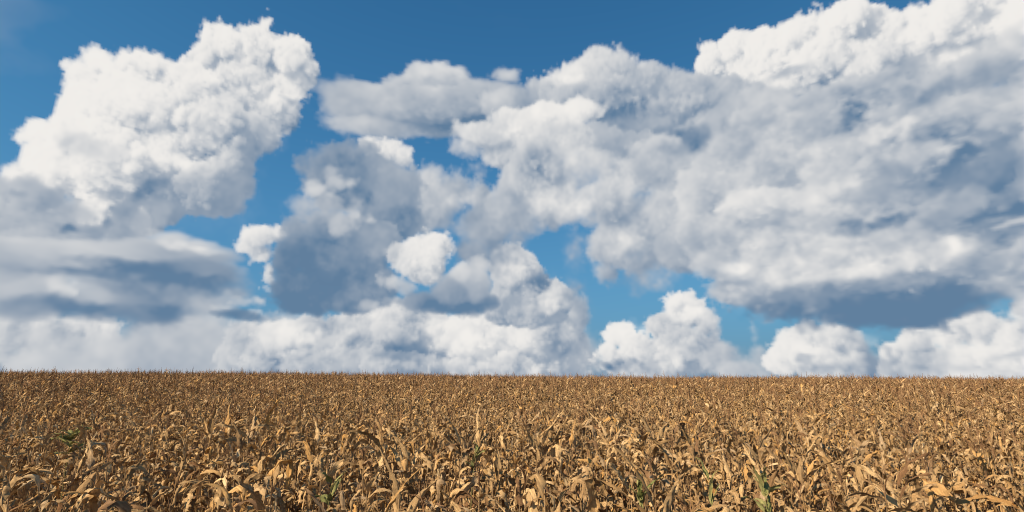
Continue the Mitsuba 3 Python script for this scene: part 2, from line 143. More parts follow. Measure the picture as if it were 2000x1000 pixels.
 ('left_body_tone', dict(), [(-42.5, 20.3, 1.6, 1.1, .45, .95), (-41.3, 19.6, 2.1, 1.2, .4, .8), (-39.1, 19.7, 1.5, 1.3, .34, .7), (-30.1, 21.8, 4.2, 4.9, .72), (-32.8, 17.0, 5.6, 3.8, .72), (-36.7, 15.1, 2.3, 1.8, .6, .85), (-34.6, 18.8, 2.1, 1.4, .55, .8), (-27.8, 25.2, 2.0, 2.9, .5, .8), (-34.7, 20.5, 1.7, 1, .02, .7), (-32.1, 24.8, 2.3, 1.9, .3, .7), (-40.8, 14.3, 1, 1.7, .02, .8), (-24.8, 30.8, 1.8, 1.9, .35, .7), (-29.2, 27.9, 3.4, 1.4, .25, .6), (-31.6, 27.3, 1.9, .9, .4, .6), (-26.2, 28.8, 1.3, 1.4, .06, .7), (-34.4, 28.9, 1.3, .8, .25, .7), (-44.8, 17.7, 1.6, 1.6, .04, .7), (-39.7, 25.9, 2.7, 1.7, .08, .6)]),
 ('left_fill', dict(con=.3, amp=1, sig=.75, edge=1.6, wisp=.45, stretch=1.6, veil=.15, mot=.2), [(-44.6, 13.0, 4.0, 2.7, .58), (-39.6, 11.3, 5.3, 2.2, .58), (-34.5, 10.7, 4.8, 2.4, .68), (-43.7, 7.7, 4.3, 2.5, .66), (-38.0, 7.9, 5.8, 2.5, .74), (-31.5, 10.0, 3.4, 1.9, .72, .8), (-47.5, 9.6, 3.2, 3.9, .6)]),
 ('left_grey', dict(con=.4, amp=.7, sig=2.0, edge=.95, wisp=.4, mot=.12), [(-45.2, 14.8, 1.5, 1.5, .64), (-45.8, 12.8, 1.8, 2.0, .6), (-43.8, 14.7, 1.1, 1.1, .66), (-42.9, 13.4, 1.3, 1.4, .6), (-38.7, 15.1, .8, 1.1, .76), (-38.8, 13.8, .7, .8, .72), (-37.4, 14.0, 1, 1.2, .6, .7), (-41.9, 12.8, 1.2, .5, .92), (-44.3, 11.4, 2.7, 1.6, .56), (-42.5, 12.4, 1.9, 1.1, .62), (-47.6, 12.8, 2.2, 2.7, .6), (-45.1, 16.1, .6, .5, .6, .7)]),
 ('left_flat', dict(con=.45, amp=.4, sig=1.2, edge=1.2, wisp=.5, stretch=2.0, mot=.14, relief=.26), [(-34.8, 13.0, 1.7, .8, .3), (-32.5, 12.6, 1.9, .7, .3), (-35.8, 11.7, 3.5, 1.2, .52), (-39.5, 10.9, 4.2, 1.1, .5), (-42.2, 10.3, 2.6, .6, .35, .9), (-43.5, 10.3, 3.7, 1.4, .56), (-46.4, 9.4, 2.8, 2.0, .55), (-30.9, 12.1, 2.0, .8, .65, .7), (-33.3, 10.8, 4.5, 1, .78)]),
 ('left_base', dict(con=.25, amp=.4, sig=.8, edge=1.4, wisp=.6, stretch=2.0, mot=.12, veil=.15, relief=.1), [(-34.4, 9.9, 5.2, .8, .95), (-39.3, 9.6, 3.5, .7, .88), (-30.6, 10.1, 2.6, 1, .9, .8), (-35.4, 8.6, 4.6, 1.1, .82), (-36.0, 7.4, 4.2, 1.1, .76), (-41.6, 6.6, 3.2, 1.1, .75), (-45.4, 7.5, 2.6, 1.4, .64), (-39.8, 6.1, 3.7, .6, .92), (-34.7, 6.6, 1.4, .8, .95), (-42.2, 8.1, .7, .7, .4), (-39.0, 7.4, 1.4, .9, .55, .7), (-29.6, 8.7, 2.2, .8, .62, .7), (-44.6, 5.9, 2.3, .9, .76), (-31.2, 7.6, 3.0, 1, .55, .8), (-28.8, 9.9, 1.3, .7, .85, .7)]),
 ('left_tone', dict(), [(-35.5, 9.5, 7.8, 1.3, 1), (-40.0, 9.5, 4.1, .7, .88, .9), (-30.6, 9.9, 2.6, .9, .88, .8), (-35.3, 8.0, 5.8, .9, .8, .7), (-40.2, 6.3, 5.4, .8, .95, .8), (-34.7, 6.6, 2.2, .8, .95, .9), (-42.2, 8.0, .8, .8, .35, .8), (-34.8, 12.8, 2.2, .7, .28, .8), (-32.4, 12.5, 2.1, .5, .3, .8), (-41.8, 10.3, 2.9, .6, .34, .7), (-43.9, 14.7, 1.6, .9, .68, .7), (-45.6, 15.1, 1.5, .7, .68, .7), (-41.9, 12.8, 1.3, .5, .92, .85), (-38.7, 14.9, 1, 1.1, .72, .8), (-45.0, 11.7, 2.7, 1.2, .55, .7), (-44.6, 6.3, 2.0, .8, .75, .7)]),
 ('puff_left', dict(con=.85, amp=.75, sig=2.0, edge=.8, mot=.1, relief=.35, wisp=.4), [(-27.4, 14.4, 1.8, 1.4, .16), (-28.3, 13.4, .9, .9, .22), (-25.6, 14.9, 1.2, .9, .2), (-26.9, 12.8, 1.4, 1.1, .25), (-26.0, 11.3, .6, .9, .35), (-25.5, 10.1, .5, .8, .35), (-25.8, 9.2, .5, .5, .4), (-24.7, 15.0, .6, .4, .35), (-23.0, 14.7, .6, .2, .4, .7)]),
 ('puff_low', dict(con=.5, amp=.5, sig=1.1, edge=.7, wisp=.4), [(-28.1, 7.8, 1.6, .6, .45, .8), (-26.5, 8.0, .9, .7, .3), (-29.4, 7.1, 1.1, .5, .4, .8), (-26.9, 7.0, .9, .5, .35), (-30.7, 7.2, .6, .3, .4, .6)]),
 ('small_dark', dict(con=.1, amp=.25, sig=1.6, edge=.7, wisp=.5, mot=.05), [(-28.9, 6.6, 2.2, .5, .98), (-27.0, 6.4, 1.2, .4, .95)]),
 ('dark_top', dict(con=.3, amp=.9, sig=1.2, edge=.95, wisp=.6, mot=.1, veil=.15), [(-20.2, 23.4, 3.5, 1.7, .84, .75), (-21.5, 23.2, 2.1, 1.4, .86, .7), (-16.7, 22.5, 3.1, 1.9, .75, .8), (-18.9, 20.9, 4.9, 2.7, .8, .9), (-13.7, 20.6, 3.7, 2.7, .7, .85), (-14.1, 17.5, 4.2, 2.8, .78), (-18.6, 24.7, 2.2, 1, .8, .6)]),
 ('dark_body', dict(con=.3, amp=.75, sig=1.3, edge=.9, wisp=.35, mot=.13, relief=.1), [(-21.4, 13.1, 3.6, 2.6, .92), (-24.3, 12.0, 1.7, 1.9, .92), (-22.1, 9.8, 4.0, 2.4, .97), (-17.6, 12.3, 3.7, 3.3, .9), (-16.2, 15.1, 3.8, 2.7, .82, .8), (-20.1, 15.9, 4.2, 1.9, .84, .8), (-24.0, 8.7, 2.3, 1.1, 1), (-19.4, 8.5, 3.6, 1.4, 1), (-15.4, 10.7, 2.5, 2.2, .85, .9), (-16.9, 9.1, 2.7, 1.4, .95)]),
 ('dark_tone', dict(), [(-21.6, 9.3, 4.5, 2.1, 1, .8), (-18.3, 13.3, 3.2, 2.7, .82, .7), (-22.4, 13.0, 2.5, 1.6, .85, .7), (-16.3, 16.2, 3.3, 2.2, .74, .8), (-19.8, 18.6, 2.1, 1.6, .55, .6), (-19.1, 17.1, 1.9, 1.5, .35, .8), (-22.5, 19.8, 1.7, .9, .3, .8), (-20.3, 21.3, 1.5, 1.1, .42, .8), (-23.4, 17.7, 2.0, 1.4, .45, .7), (-14.3, 20.2, 3.4, 2.2, .66, .6)]),
 ('dark_lit', dict(con=.5, amp=.6, sig=.8, edge=1.1, wisp=.5, mot=.14, veil=.2), [(-22.4, 19.8, 1.5, 1, .35, .8), (-20.2, 20.8, 1.4, 1.2, .45, .8), (-23.0, 18.0, 2.2, 1.5, .5, .8), (-20.8, 18.2, 2.1, 1.7, .55, .7), (-19.2, 17.1, 1.8, 1.5, .35, .8)]),
 ('puff_mid', dict(con=.85, amp=.75, sig=2.0, edge=.8, mot=.12, relief=.35, wisp=.4), [(-10.0, 13.5, 2.3, 2.0, .16), (-9.1, 15.2, 1.4, 1.1, .16), (-11.6, 13.0, 1.8, 1.5, .22), (-10.0, 11.8, 1.8, 1.1, .3), (-13.1, 13.7, .7, .7, .5, .7), (-8.0, 14.7, 1, 1, .3)]),
 ('puff_mid_low', dict(con=.5, amp=.5, sig=1, edge=.7, wisp=.4), [(-13.5, 10.8, 1.4, .9, .45, .9), (-12.0, 10.2, 1.1, .7, .55, .8), (-14.6, 10.9, .9, .8, .5, .8), (-14.2, 14.1, .9, .7, .5, .5), (-15.7, 8.0, 1.6, .5, .5, .6)]),
 ('grey_mid', dict(con=.45, amp=.5, sig=1, edge=.95, wisp=.4, mot=.1), [(-6.4, 9.7, 2.6, 1.8, .75), (-4.1, 10.5, 2.1, 2.4, .6, .9), (-5.5, 11.7, 1.3, 1.3, .38), (-2.9, 9.0, 1.6, 1.1, .82), (-10.3, 8.8, 3.4, .8, .9), (-5.7, 8.4, 4.0, .6, 1), (-12.5, 8.7, 2.2, .6, .85), (-3.5, 12.8, 1.4, 1, .5, .8)]),
 ('mass_fill', dict(con=.3, amp=1.3, sig=.8, edge=2.0, wisp=.6, mot=.2, relief=.34), [(28.5, 22.6, 7.2, 5.4, .59), (35.0, 19.7, 8.3, 6.5, .55), (42.7, 19.2, 6.1, 6.3, .61), (47.2, 17.0, 4.3, 6.6, .69), (31.9, 12.9, 8.6, 4.9, .51), (41.4, 11.5, 6.7, 4.3, .59), (23.8, 16.6, 5.5, 5.2, .59, .8), (47.5, 11.2, 3.3, 4.3, .59), (37.8, 24.2, 6.0, 2.2, .61)]),
 ('mass', dict(con=.75, amp=1.1, sig=.9, edge=.95, wisp=.45, stretch=1.3, mot=.17, veil=.2, relief=.34), [(24.5, 8.9, 3.4, 1.8, .66, .8), (28.5, 7.7, 4.9, 2.0, .78), (33.2, 7.0, 5.3, 2.0, .85), (37.4, 6.7, 4.4, 1.9, .9), (40.6, 6.7, 3.0, 1.5, .85, .9), (43.1, 6.2, 1.5, .7, .8, .6), (31.4, 9.1, 5.1, 1.9, .6), (37.3, 8.7, 4.4, 1.8, .62), (35.6, 26.7, 2.4, 1.2, .63), (38.6, 26.2, 2.4, 1.4, .71), (40.4, 25.2, 1.9, 1.2, .71), (43.0, 25.0, 1.7, 1.5, .73), (44.9, 25.4, 1.6, 1.3, .73), (47.1, 24.7, 1.8, 1.2, .69), (49.3, 23.4, 2.2, 1.7, .67), (32.0, 26.7, 2.8, 1.2, .67), (27.9, 26.2, 3.0, 1.5, .65), (33.5, 24.4, 5.3, 2.3, .55), (38.4, 22.7, 3.5, 2.2, .43), (43.2, 22.1, 4.0, 2.1, .63), (47.3, 20.7, 3.2, 1.9, .63), (25.0, 23.2, 3.6, 2.5, .57, .8), (28.3, 21.1, 5.3, 3.5, .49), (34.6, 20.3, 5.0, 3.3, .49), (40.1, 19.0, 4.0, 2.6, .47), (44.1, 17.5, 2.9, 2.5, .82), (46.5, 18.0, 2.4, 2.0, .87), (22.0, 20.0, 4.2, 3.2, .53, .8), (26.9, 17.7, 5.3, 2.5, .39), (32.4, 16.8, 5.2, 2.9, .41), (37.3, 15.9, 4.2, 2.7, .57), (41.9, 14.9, 3.0, 2.6, .73), (45.5, 14.5, 2.4, 1.6, .75), (22.7, 15.6, 4.1, 2.6, .62, .8), (28.4, 13.9, 4.6, 2.5, .52), (33.5, 12.7, 4.5, 2.4, .37), (38.3, 12.5, 3.7, 2.0, .43), (42.1, 12.0, 3.0, 1.5, .49), (45.6, 12.0, 2.6, 1.2, .67), (47.7, 10.3, 2.4, 2.3, .57), (21.8, 12.5, 3.0, 2.1, .59, .7), (24.7, 11.4, 2.9, 1.6, .47), (29.7, 10.2, 4.4, 1.8, .41), (35.2, 10.3, 4.3, 1.7, .33), (40.1, 10.3, 3.8, 1.7, .39), (44.0, 9.5, 3.4, 1.4, .59), (46.8, 8.5, 2.5, 1.3, .62), (49.0, 17.2, 2.4, 5.7, .62)]),
 ('mass_tone', dict(), [(26.7, 7.9, 5.5, 1.5, .8, .9), (31.9, 7.0, 6.2, 1.6, .92), (36.6, 6.6, 5.6, 1.6, 1), (40.5, 6.5, 3.7, 1.4, 1), (33.4, 8.6, 8.9, 1.1, .74, .8), (38.0, 6.0, 5.0, 1, 1), (43.1, 6.0, 1.2, .6, .9, .8), (22.0, 25.3, 4.3, 1.4, .84, .9), (18.0, 24.5, 2.8, 1.3, .72, .8), (35.8, 14.4, 2.4, .7, .8, .95), (38.0, 14.5, 1.3, .5, .78, .9), (45.7, 17.3, 2.7, 1.6, .74, .85), (43.6, 16.7, 2.6, 1.4, .72, .9), (41.7, 23.7, 2.8, 1, .66, .8), (45.1, 24.9, 2.9, 1.2, .72, .8), (38.2, 26.6, 2.8, .9, .66, .8), (32.4, 26.9, 2.7, 1, .6, .7), (23.8, 11.6, 2.5, .8, .14, .9), (39.0, 22.6, 1.5, 1.1, .14, .9), (32.0, 17.2, 3.5, 1.5, .26, .85), (35.3, 10.8, 2.4, 1.1, .16, .85), (41.3, 11.4, 1.7, .7, .1, .9), (29.3, 12.0, 1.8, .9, .2, .8), (32.8, 10.3, 3.7, 1, .22, .8), (38.1, 11.1, 2.6, 1.2, .22, .8), (27.0, 19.0, 4.3, 1.7, .28, .8), (43.7, 15.5, 1.9, .7, .5, .8), (33.6, 19.5, 3.8, 1.9, .4, .6), (27.6, 15.0, 4.2, 1.2, .55, .7), (22.6, 14.6, 3.0, 2.1, .55, .7), (42.2, 14.4, 2.0, 1.3, .62, .8), (45.7, 12.4, 1.8, .4, .35, .8), (44.6, 9.2, 1.8, .8, .5, .7), (40.2, 19.9, 3.3, 1.3, .36, .6)]),
]
def far_clouds(d):
    """The rest of the sky: the same fair-weather heaps, from noise."""
    big = meshkit.fbm(np.stack([d[..., 0]*2.3, d[..., 1]*2.3, d[..., 2]*4.6], -1)+7, 4, 3)
    fine = meshkit.fbm(d*19, 4, 9)
    el = np.degrees(np.arcsin(d[..., 2]))
    f = big+.16*(fine-.5)-.6-.0035*np.maximum(el-25, 0)+.05*np.exp(-el/8)
    cover = np.clip(f/.045, 0, 1)
    below = meshkit.fbm(np.stack([d[..., 0]*2.3, d[..., 1]*2.3, (d[..., 2]+.035)*4.6], -1)+7, 3, 3)-.5
    shade = np.clip(.25+2.2*below+.6*(fine-.5), .05, .9)
    return cover, shade
def clouds(d):
    h, w = d.shape[:2]
    cover, shade = far_clouds(d)
    haze = 1.0*np.exp(-np.degrees(np.arcsin(d[..., 2]))/10)          # the thin grey air low over the land, behind every cloud
    # columns run with the azimuth falling from +90 degrees (east of the view) to -270; turned here into a window of azimuth -60..60, elevation up from the horizon
    az0 = -60.0
    cols = ((90-(az0+(np.arange(int(120/RES))+.5)*RES))/RES-.5)
    cols = np.round(cols).astype(int) % w
    rows = h-1-np.arange(h)
    keep = 1/(1+np.exp((np.abs(az0+(np.arange(len(cols))+.5)*RES)-54)/2.5))          # towards the sides of the window the two skies meet
    c0, s0 = cover[rows][:, cols], shade[rows][:, cols]
    el = (np.arange(h)+.5)*RES
    keep = keep[None]*(1/(1+np.exp((el-46)/1.5)))[:, None]
    h0, c0 = haze[rows][:, cols], c0*(1-keep)
    c1, s1 = c0+h0*(1-c0), s0*c0+.97*h0*(1-c0)
    shade = (shade*cover+.97*haze*(1-cover))/np.maximum(cover+haze*(1-cover), 1e-4); cover = cover+haze*(1-cover)
    for name, how, lobes in CLOUDS:
        lobes = [tuple(q)+(1,)*(6-len(q)) for q in lobes]
        if 'tone' in name: tone(c1, s1, az0, lobes, zlib.crc32(name.encode())+SEED)
        else: billow_cloud(c1, s1, az0, 90, lobes, zlib.crc32(name.encode())+SEED, **how)
    cover[np.ix_(rows, cols)] = c1; shade[np.ix_(rows, cols)] = s1/np.maximum(c1, 1e-4)
    return cover, shade
scene['sky'] = mikit.sky(SUN, turbidity=3, clouds=clouds, cloud_lit=(3.68, 3.58, 3.43), cloud_dark=(.49, .88, 1.40), sky_tint=(.235, .61, .74), ground=(.22, .16, .10))

# ------------------------------------------------------------------ materials
def soil_color(p, n, uv):
    a = fbm(p.x*1.3, p.y*1.3, 0, 3); b = fbm(p.x*14, p.y*14, 0, 3)
    return mix(mix((.06, .036, .022), (.11, .068, .04), a), (.2, .13, .08), smoothstep(.62, .8, b))
def maize_color(p, n, uv):
    """Leaf, stalk, tassel, husk or green leaf by the whole part of uv.x; fibres, midrib, spots and a tone of its own for every piece."""
    ident = dr.floor(uv.x); u = uv.x-ident; v = uv.y
    r1 = noise(p.x*1.1+ident*7.13, p.y*1.1+ident*3.7, ident*.91)
    r2 = noise(p.x*1.7-ident*5.31, p.y*1.7+ident*2.9, ident*1.37+40)
    r3 = noise(p.x*.9+ident*2.71, p.y*.9, ident*2.13+80)
    spread = lambda r: smoothstep(.15, .85, r)
    base = mix((.30, .20, .10), (.62, .455, .25), spread(r1))
    base = mix(base, (.40, .32, .225), smoothstep(.58, .8, r2)*.75)      # weathered grey
    base = mix(base, (.58, .34, .11), smoothstep(.6, .84, r3)*.7)       # orange straw
    base = mix(base, (.70, .56, .36), smoothstep(.72, .9, 1-r2)*.8)       # bleached
    base = mix(base, (.17, .095, .055), smoothstep(.56, .8, 1-r3)*.8)    # brown
    fibre = noise(u*17+ident*3, v*.8, ident)
    base = base*(.78+.44*fibre)
    base = mix(base, base*1.3, smoothstep(.09, .03, dr.abs(u-.5)))
    spot = fbm(p.x*26+ident, p.y*26, p.z*26, 3)
    base = mix(base, (.13, .075, .04), smoothstep(.58, .76, spot)*.6)
    stalk = mix((.24, .16, .085), (.46, .33, .19), spread(r1))*(.8+.4*noise(u*9, v*5, ident))
    tassel = mix((.22, .13, .075), (.42, .27, .155), spread(r1))
    husk = mix((.50, .38, .21), (.62, .51, .34), spread(r1))*(.82+.36*noise(u*26, v*.6, ident))
    green = mix((.17, .20, .07), (.34, .34, .15), spread(r1))*(.8+.4*fibre)
    orange = mix((.42, .25, .10), (.56, .36, .16), spread(r1))*(.8+.4*fibre)
    c = dr.select(ident > 499, orange, dr.select(ident > 399, green, dr.select(ident > 299, husk, dr.select(ident > 199, tassel, dr.select(ident > 99, stalk, base)))))
    c = mix(c, mi.Color3f(mi.luminance(c)), .04)
    return dr.clip(c*mi.Color3f(.87, .81, .74), 0, .9)

# ------------------------------------------------------------------ the land: a field that rises gently to a crest and dips to the right
CREST, SLOPE, TILT = 65.0, .05, -.0075
def land(x, y):
    """Height of the ground: level by the track, rising into the field to its crest, falling away behind it to the plain."""
    y = np.asarray(y, float); x = np.asarray(x, float)
    yy = np.clip(y, 0, 2*CREST)
    rise = SLOPE*yy*(1-yy/(2*CREST))
    fade = np.clip(1-(np.hypot(x, y)-150)/250, 0, 1)
    swell = .1*np.sin(x*.11+.7)*np.sin(y*.09+.4)*np.clip(y/20, 0, 1)
    return (rise+TILT*x+swell)*fade
gx = np.concatenate([-np.geomspace(3000, 90, 22), np.linspace(-85, 85, 121), np.geomspace(90, 3000, 22)])
gy = np.concatenate([-np.geomspace(3000, 12, 24), np.linspace(-10, 140, 151), np.geomspace(145, 3000, 22)])
GX, GY = np.meshgrid(gx, gy, indexing='ij')
n1, n2 = len(gx), len(gy)
gv = np.stack([GX, GY, land(GX, GY)+.02*(meshkit.noise(np.stack([GX*1.7, GY*1.7, GX*0], -1))-.5)*(np.hypot(GX, GY) < 120)], -1).reshape(-1, 3)
ii, jj = np.meshgrid(np.arange(n1-1), np.arange(n2-1), indexing='ij'); k0 = (ii*n2+jj).ravel()
scene['soil'] = {'type': 'twosided', 'b': {'type': 'principled', 'base_color': mikit.proc(soil_color), 'roughness': .95, 'specular': .1}}
scene['ground'] = mikit.ply((gv, np.stack([k0, k0+n2, k0+n2+1, k0+1], 1)), 'soil', smooth=True)
labels['ground'] = {'label': 'brown soil of the field under the maize', 'kind': 'structure'}

# ------------------------------------------------------------------ maize: one skin for all its pieces; the whole part of uv.x says which piece
scene['maize_skin'] = {'type': 'principledthin', 'base_color': mikit.proc(maize_color), 'roughness': .55, 'diff_trans': .18, 'spec_trans': 0.0, 'eta': 1.3}

class Piece:
    """Collects vertices, quads and uv of one part."""
    def __init__(self): self.v, self.f, self.uv, self.n = [], [], [], 0
    def grid(self, P, U, V, ident):
        """P (n, m, 3): a sheet n along, m across."""
        n, m = P.shape[:2]
        i, j = np.meshgrid(np.arange(n-1), np.arange(m-1), indexing='ij'); k = (i*m+j).ravel()+self.n
        self.v.append(P.reshape(-1, 3)); self.uv.append(np.stack([ident+.01+.98*U.ravel(), V.ravel()], 1))
        self.f.append(np.stack([k, k+1, k+m+1, k+m], 1)); self.n += n*m
    def data(self): return np.vstack(self.v), np.vstack(self.f), np.vstack(self.uv)
def ply_of(data): return mikit.ply((data[0], data[1]), 'maize_skin', smooth=True, uv=data[2][:, :])

def ribbon(pc, rng, base, az, length, width, up, bend, ident, segs=9, across=5, kink=None, twist=0., fold=.5, roll=.0, power=1.5, ragged=.15, tip=1.3):
    """A maize leaf or husk: a blade that leaves its base at the angle up, bends over, may be broken at kink, twists, is folded along its midrib and rolls in as it dries."""
    s = np.linspace(0, 1, segs+1)
    th = up-bend*s**power
    if kink: th = th-kink[1]/(1+np.exp(-(s-kink[0])*28))
    th = np.maximum(th, -1.5+.12*rng.standard_normal())
    a = az+.5*rng.standard_normal()*s+.45*np.sin(s*rng.uniform(3, 9)+rng.uniform(0, 6))*s
    T = np.stack([np.cos(th)*np.cos(a), np.cos(th)*np.sin(a), np.sin(th)], 1)
    ds = length/segs
    P = base+np.vstack([np.zeros(3), np.cumsum((T[1:]+T[:-1])/2*ds, 0)])
    side = np.stack([-np.sin(a), np.cos(a), 0*a], 1)
    nor = np.cross(T, side)
    t = twist*s**1.2+.5*np.sin(s*rng.uniform(4, 10)+rng.uniform(0, 6))
    sd = side*np.cos(t)[:, None]+nor*np.sin(t)[:, None]; nr = np.cross(T, sd)
    w = width*np.minimum(1, .35+s/.18)*np.clip(1-s**2.4, 0, 1)**(1/tip)
    w = w*(1+ragged*rng.standard_normal(len(s)))+.0012
    u = np.linspace(-1, 1, across)
    ang = (fold+roll*s[:, None])*np.abs(u)[None, :]
    wav = .12*np.sin(s[:, None]*rng.uniform(14, 26)+np.sign(u)[None, :]*1.3)*np.abs(u)[None, :]
    lat = np.sin(np.minimum(ang, 2.6))/np.maximum(fold+roll*s[:, None], .05)*np.sign(u)[None, :]
    hgt = (1-np.cos(np.minimum(ang, 2.6)))/np.maximum(fold+roll*s[:, None], .05)+wav
    G = P[:, None]+(w/2)[:, None, None]*(lat[..., None]*sd[:, None]-hgt[..., None]*nr[:, None])
    G = G+.085*width*rng.standard_normal(G.shape)*np.minimum(1, s*5)[:, None, None]
    pc.grid(G, np.broadcast_to((u+1)/2, G.shape[:2]), np.broadcast_to(s[:, None]*length*4, G.shape[:2]), ident)
    return P

def tube(pc, pts, rad, sides, ident):
    v, f = sweep(pts, rad, sides)
    n = len(pts)
    pc.grid(v.reshape(n, sides+1, 3), np.broadcast_to(np.linspace(0, 1, sides+1), (n, sides+1)), np.broadcast_to(np.linspace(0, 1, n)[:, None], (n, sides+1)), ident)
def sweep(pts, rad, sides):
    p = np.asarray(pts, float); t = np.gradient(p, axis=0); t /= np.linalg.norm(t, axis=1, keepdims=True)
    a = np.cross(t, [0.31, .95, .05]); a /= np.linalg.norm(a, axis=1, keepdims=True); b = np.cross(t, a)
    g = np.linspace(0, 2*PI, sides+1)
    return p[:, None]+np.broadcast_to(rad, (len(p),))[:, None, None]*(np.cos(g)[None, :, None]*a[:, None]+np.sin(g)[None, :, None]*b[:, None]), None

def maize(seed, lod, tassel, green=0):
    """The parts of one dry maize plant about 2 m tall, in its own coordinates: {'stalk': data, 'leaf': [data...], 'ear': data, 'tassel': data}."""
    rng = np.random.default_rng(seed)
    h = rng.uniform(1.72, 1.94)
    lean, la = rng.uniform(0, .1), rng.uniform(0, 2*PI)
    ns = (12, 7, 4)[lod]
    q = np.linspace(0, 1, ns+1)
    bow = lean*q**2*h
    stem = np.stack([bow*np.cos(la)+.012*np.sin(q*9+seed), bow*np.sin(la)+.012*np.cos(q*8+seed), q*h], 1)
    node = lambda z: np.array([np.interp(z, stem[:, 2], stem[:, k]) for k in range(3)])
    out = {'leaf': []}
    pc = Piece(); r = .0105*(1-.6*q); r = r*(1+.18*(np.arange(ns+1) % 2)) if lod == 0 else r
    if lod == 0: stem[0, 2] = -.05
    tube(pc, stem, r, (6, 4, 3)[lod], 100); out['stalk'] = pc.data()
    n = (rng.integers(17, 21), rng.integers(13, 17), rng.integers(11, 14))[lod]
    zs = np.linspace((.6, .6, .95)[lod], h-.04, n)+rng.uniform(-.04, .04, n)
    az = rng.uniform(0, 2*PI)
    for k, z in enumerate(zs):
        az += PI+rng.normal(0, .45)
        t = k/(n-1)
        dead = rng.random()
        length = rng.uniform(.28, .70)*(1-.28*t)*(1, .76, .74)[lod]; width = rng.uniform(.036, .1)*(1-.2*t)*(1, .76, .78)[lod]
        up, bend = rng.uniform(.5, 1.25), rng.uniform(1.5, 3.3)
        kink = (rng.uniform(.2, .7), rng.uniform(.6, 2.0)) if dead < .65 else None
        if t > .8 and rng.random() < .5: up, bend, kink = rng.uniform(1.1, 1.4), rng.uniform(.5, 1.6), None
        if dead > .88: length *= rng.uniform(.35, .6)
        pc = Piece()
        ident = (400 if green and (k+seed) % green == 0 else 0)+int(rng.integers(0, 90))
        ribbon(pc, rng, node(min(z, h-.005)), az, length, width*(1., 1.05, 1.3)[lod], up, bend, ident, (12, 8, 4)[lod], (5, 3, 3)[lod], kink, rng.normal(0, 1.3), rng.uniform(.3, .9), rng.choice([0., .0, .3, 1.2]), rng.uniform(.55, 1.5), rng.uniform(.15, .35), rng.choice([1.2, 1.8, 3.5]))
        out['leaf'].append(pc.data())
    if lod < 2 and rng.random() < .8:
        pc = Piece(); z = rng.uniform(.9, 1.15)*h/1.9; a = rng.uniform(0, 2*PI); up = rng.choice([1.0, .7, -.6, -1.1])
        q = np.linspace(0, 1, 7)
        d = np.array([np.cos(a)*np.cos(up), np.sin(a)*np.cos(up), np.sin(up)])
        p = node(z)+d*(q[:, None]*.25+.01)
        tube(pc, p, np.array([.008, .022, .029, .029, .025, .016, .004]), (8, 5)[lod], 300+int(rng.integers(0, 40)))
        for k in range((4, 2)[lod]):
            b = a+rng.uniform(-1, 1)
            ribbon(pc, rng, p[1]+.015*np.array([np.cos(b), np.sin(b), 0]), b, rng.uniform(.16, .27), .05, up+.25, rng.uniform(.4, 1.6), 300+int(rng.integers(0, 40)), (6, 4)[lod], (5, 3)[lod], None, rng.normal(0, .6), .8, .5, 1.6)
        out['ear'] = pc.data()
    if tassel:
        pc = Piece(); top = stem[-1]
        q = np.linspace(0, 1, (6, 4, 3)[lod])
        hh = rng.uniform(.24, .36)
        sw = rng.normal(0, .05, 2)
        p = top+np.stack([sw[0]*q**2, sw[1]*q**2, q*hh], 1)
        rr = (.0045, .006, .011)[lod]
        tube(pc, p, rr*(1-.6*q), 3, 200+int(rng.integers(0, 60)))
        for k in range((8, 6, 3)[lod]):
            a = rng.uniform(0, 2*PI); L = rng.uniform(.13, .24); o = rng.uniform(.25, 1.0); dr_ = rng.uniform(.1, 1.3)
            th = PI/2-o*q-dr_*q**2
            step = np.stack([np.cos(th)*np.cos(a), np.cos(th)*np.sin(a), np.sin(th)], 1)*L/len(q)
            pp = top+[0, 0, hh*rng.uniform(.05, .4)]+np.cumsum(step, 0)-step[0]
            tube(pc, pp, rr*.8*(1-.5*q), 3, 200+int(rng.integers(0, 60)))
        out['tassel'] = pc.data()
    return out
def merged(parts):
    ds = [parts[k] for k in ('stalk', 'ear', 'tassel') if k in parts]+parts['leaf']
    at = np.cumsum([0]+[len(d[0]) for d in ds])
    return np.vstack([d[0] for d in ds]), np.vstack([d[1]+a for d, a in zip(ds, at)]), np.vstack([d[2] for d in ds])

# where the plants stand: rows 0.75 m apart, a plant every 0.2 m or so
rng = np.random.default_rng(5)
ROW_TURN = math.radians(7)
spots = []
for r in np.arange(-60, 130):
    t = np.arange(-110, 110, .215)
    t = t+rng.uniform(-.06, .06, len(t)); c = r*.75+rng.normal(0, .035, len(t))
    keep = rng.random(len(t)) > .07
    x = t*math.cos(ROW_TURN)-c*math.sin(ROW_TURN); y = t*math.sin(ROW_TURN)+c*math.cos(ROW_TURN)
    keep &= meshkit.noise(np.stack([x*1.1, y*.9, x*0+3], -1)) > .17       # gaps where plants failed
    spots.append(np.stack([x, y], 1)[keep])
spots = np.vstack(spots)
d = np.hypot(*spots.T); bear = np.degrees(np.arctan2(spots[:, 0], spots[:, 1]))
spots, d, bear = (q[(spots[:, 1] > 2.1) & (np.abs(bear) < 74) & (d > 2.3) & (d < 26)] for q in (spots, d, bear))
GAPS = [(-5.43, 6.76), (-1.53, 4.73), (-0.45, 6.33), (1.1, 4.86), (1.74, 4.94), (2.24, 4.95), (3.65, 4.6)]          # where weeds and the odd plant stand
for gx_, gy_ in GAPS:
    g = math.hypot(gx_, gy_); along = (spots[:, 0]*gx_+spots[:, 1]*gy_)/g; off = np.abs(spots[:, 0]*gy_-spots[:, 1]*gx_)/g
    free = ~((off < .2) & (along < g+.15) & (along > g-.75))
    spots, d, bear = spots[free], d[free], bear[free]
order = np.argsort(d); spots, d, bear = spots[order], d[order], bear[order]
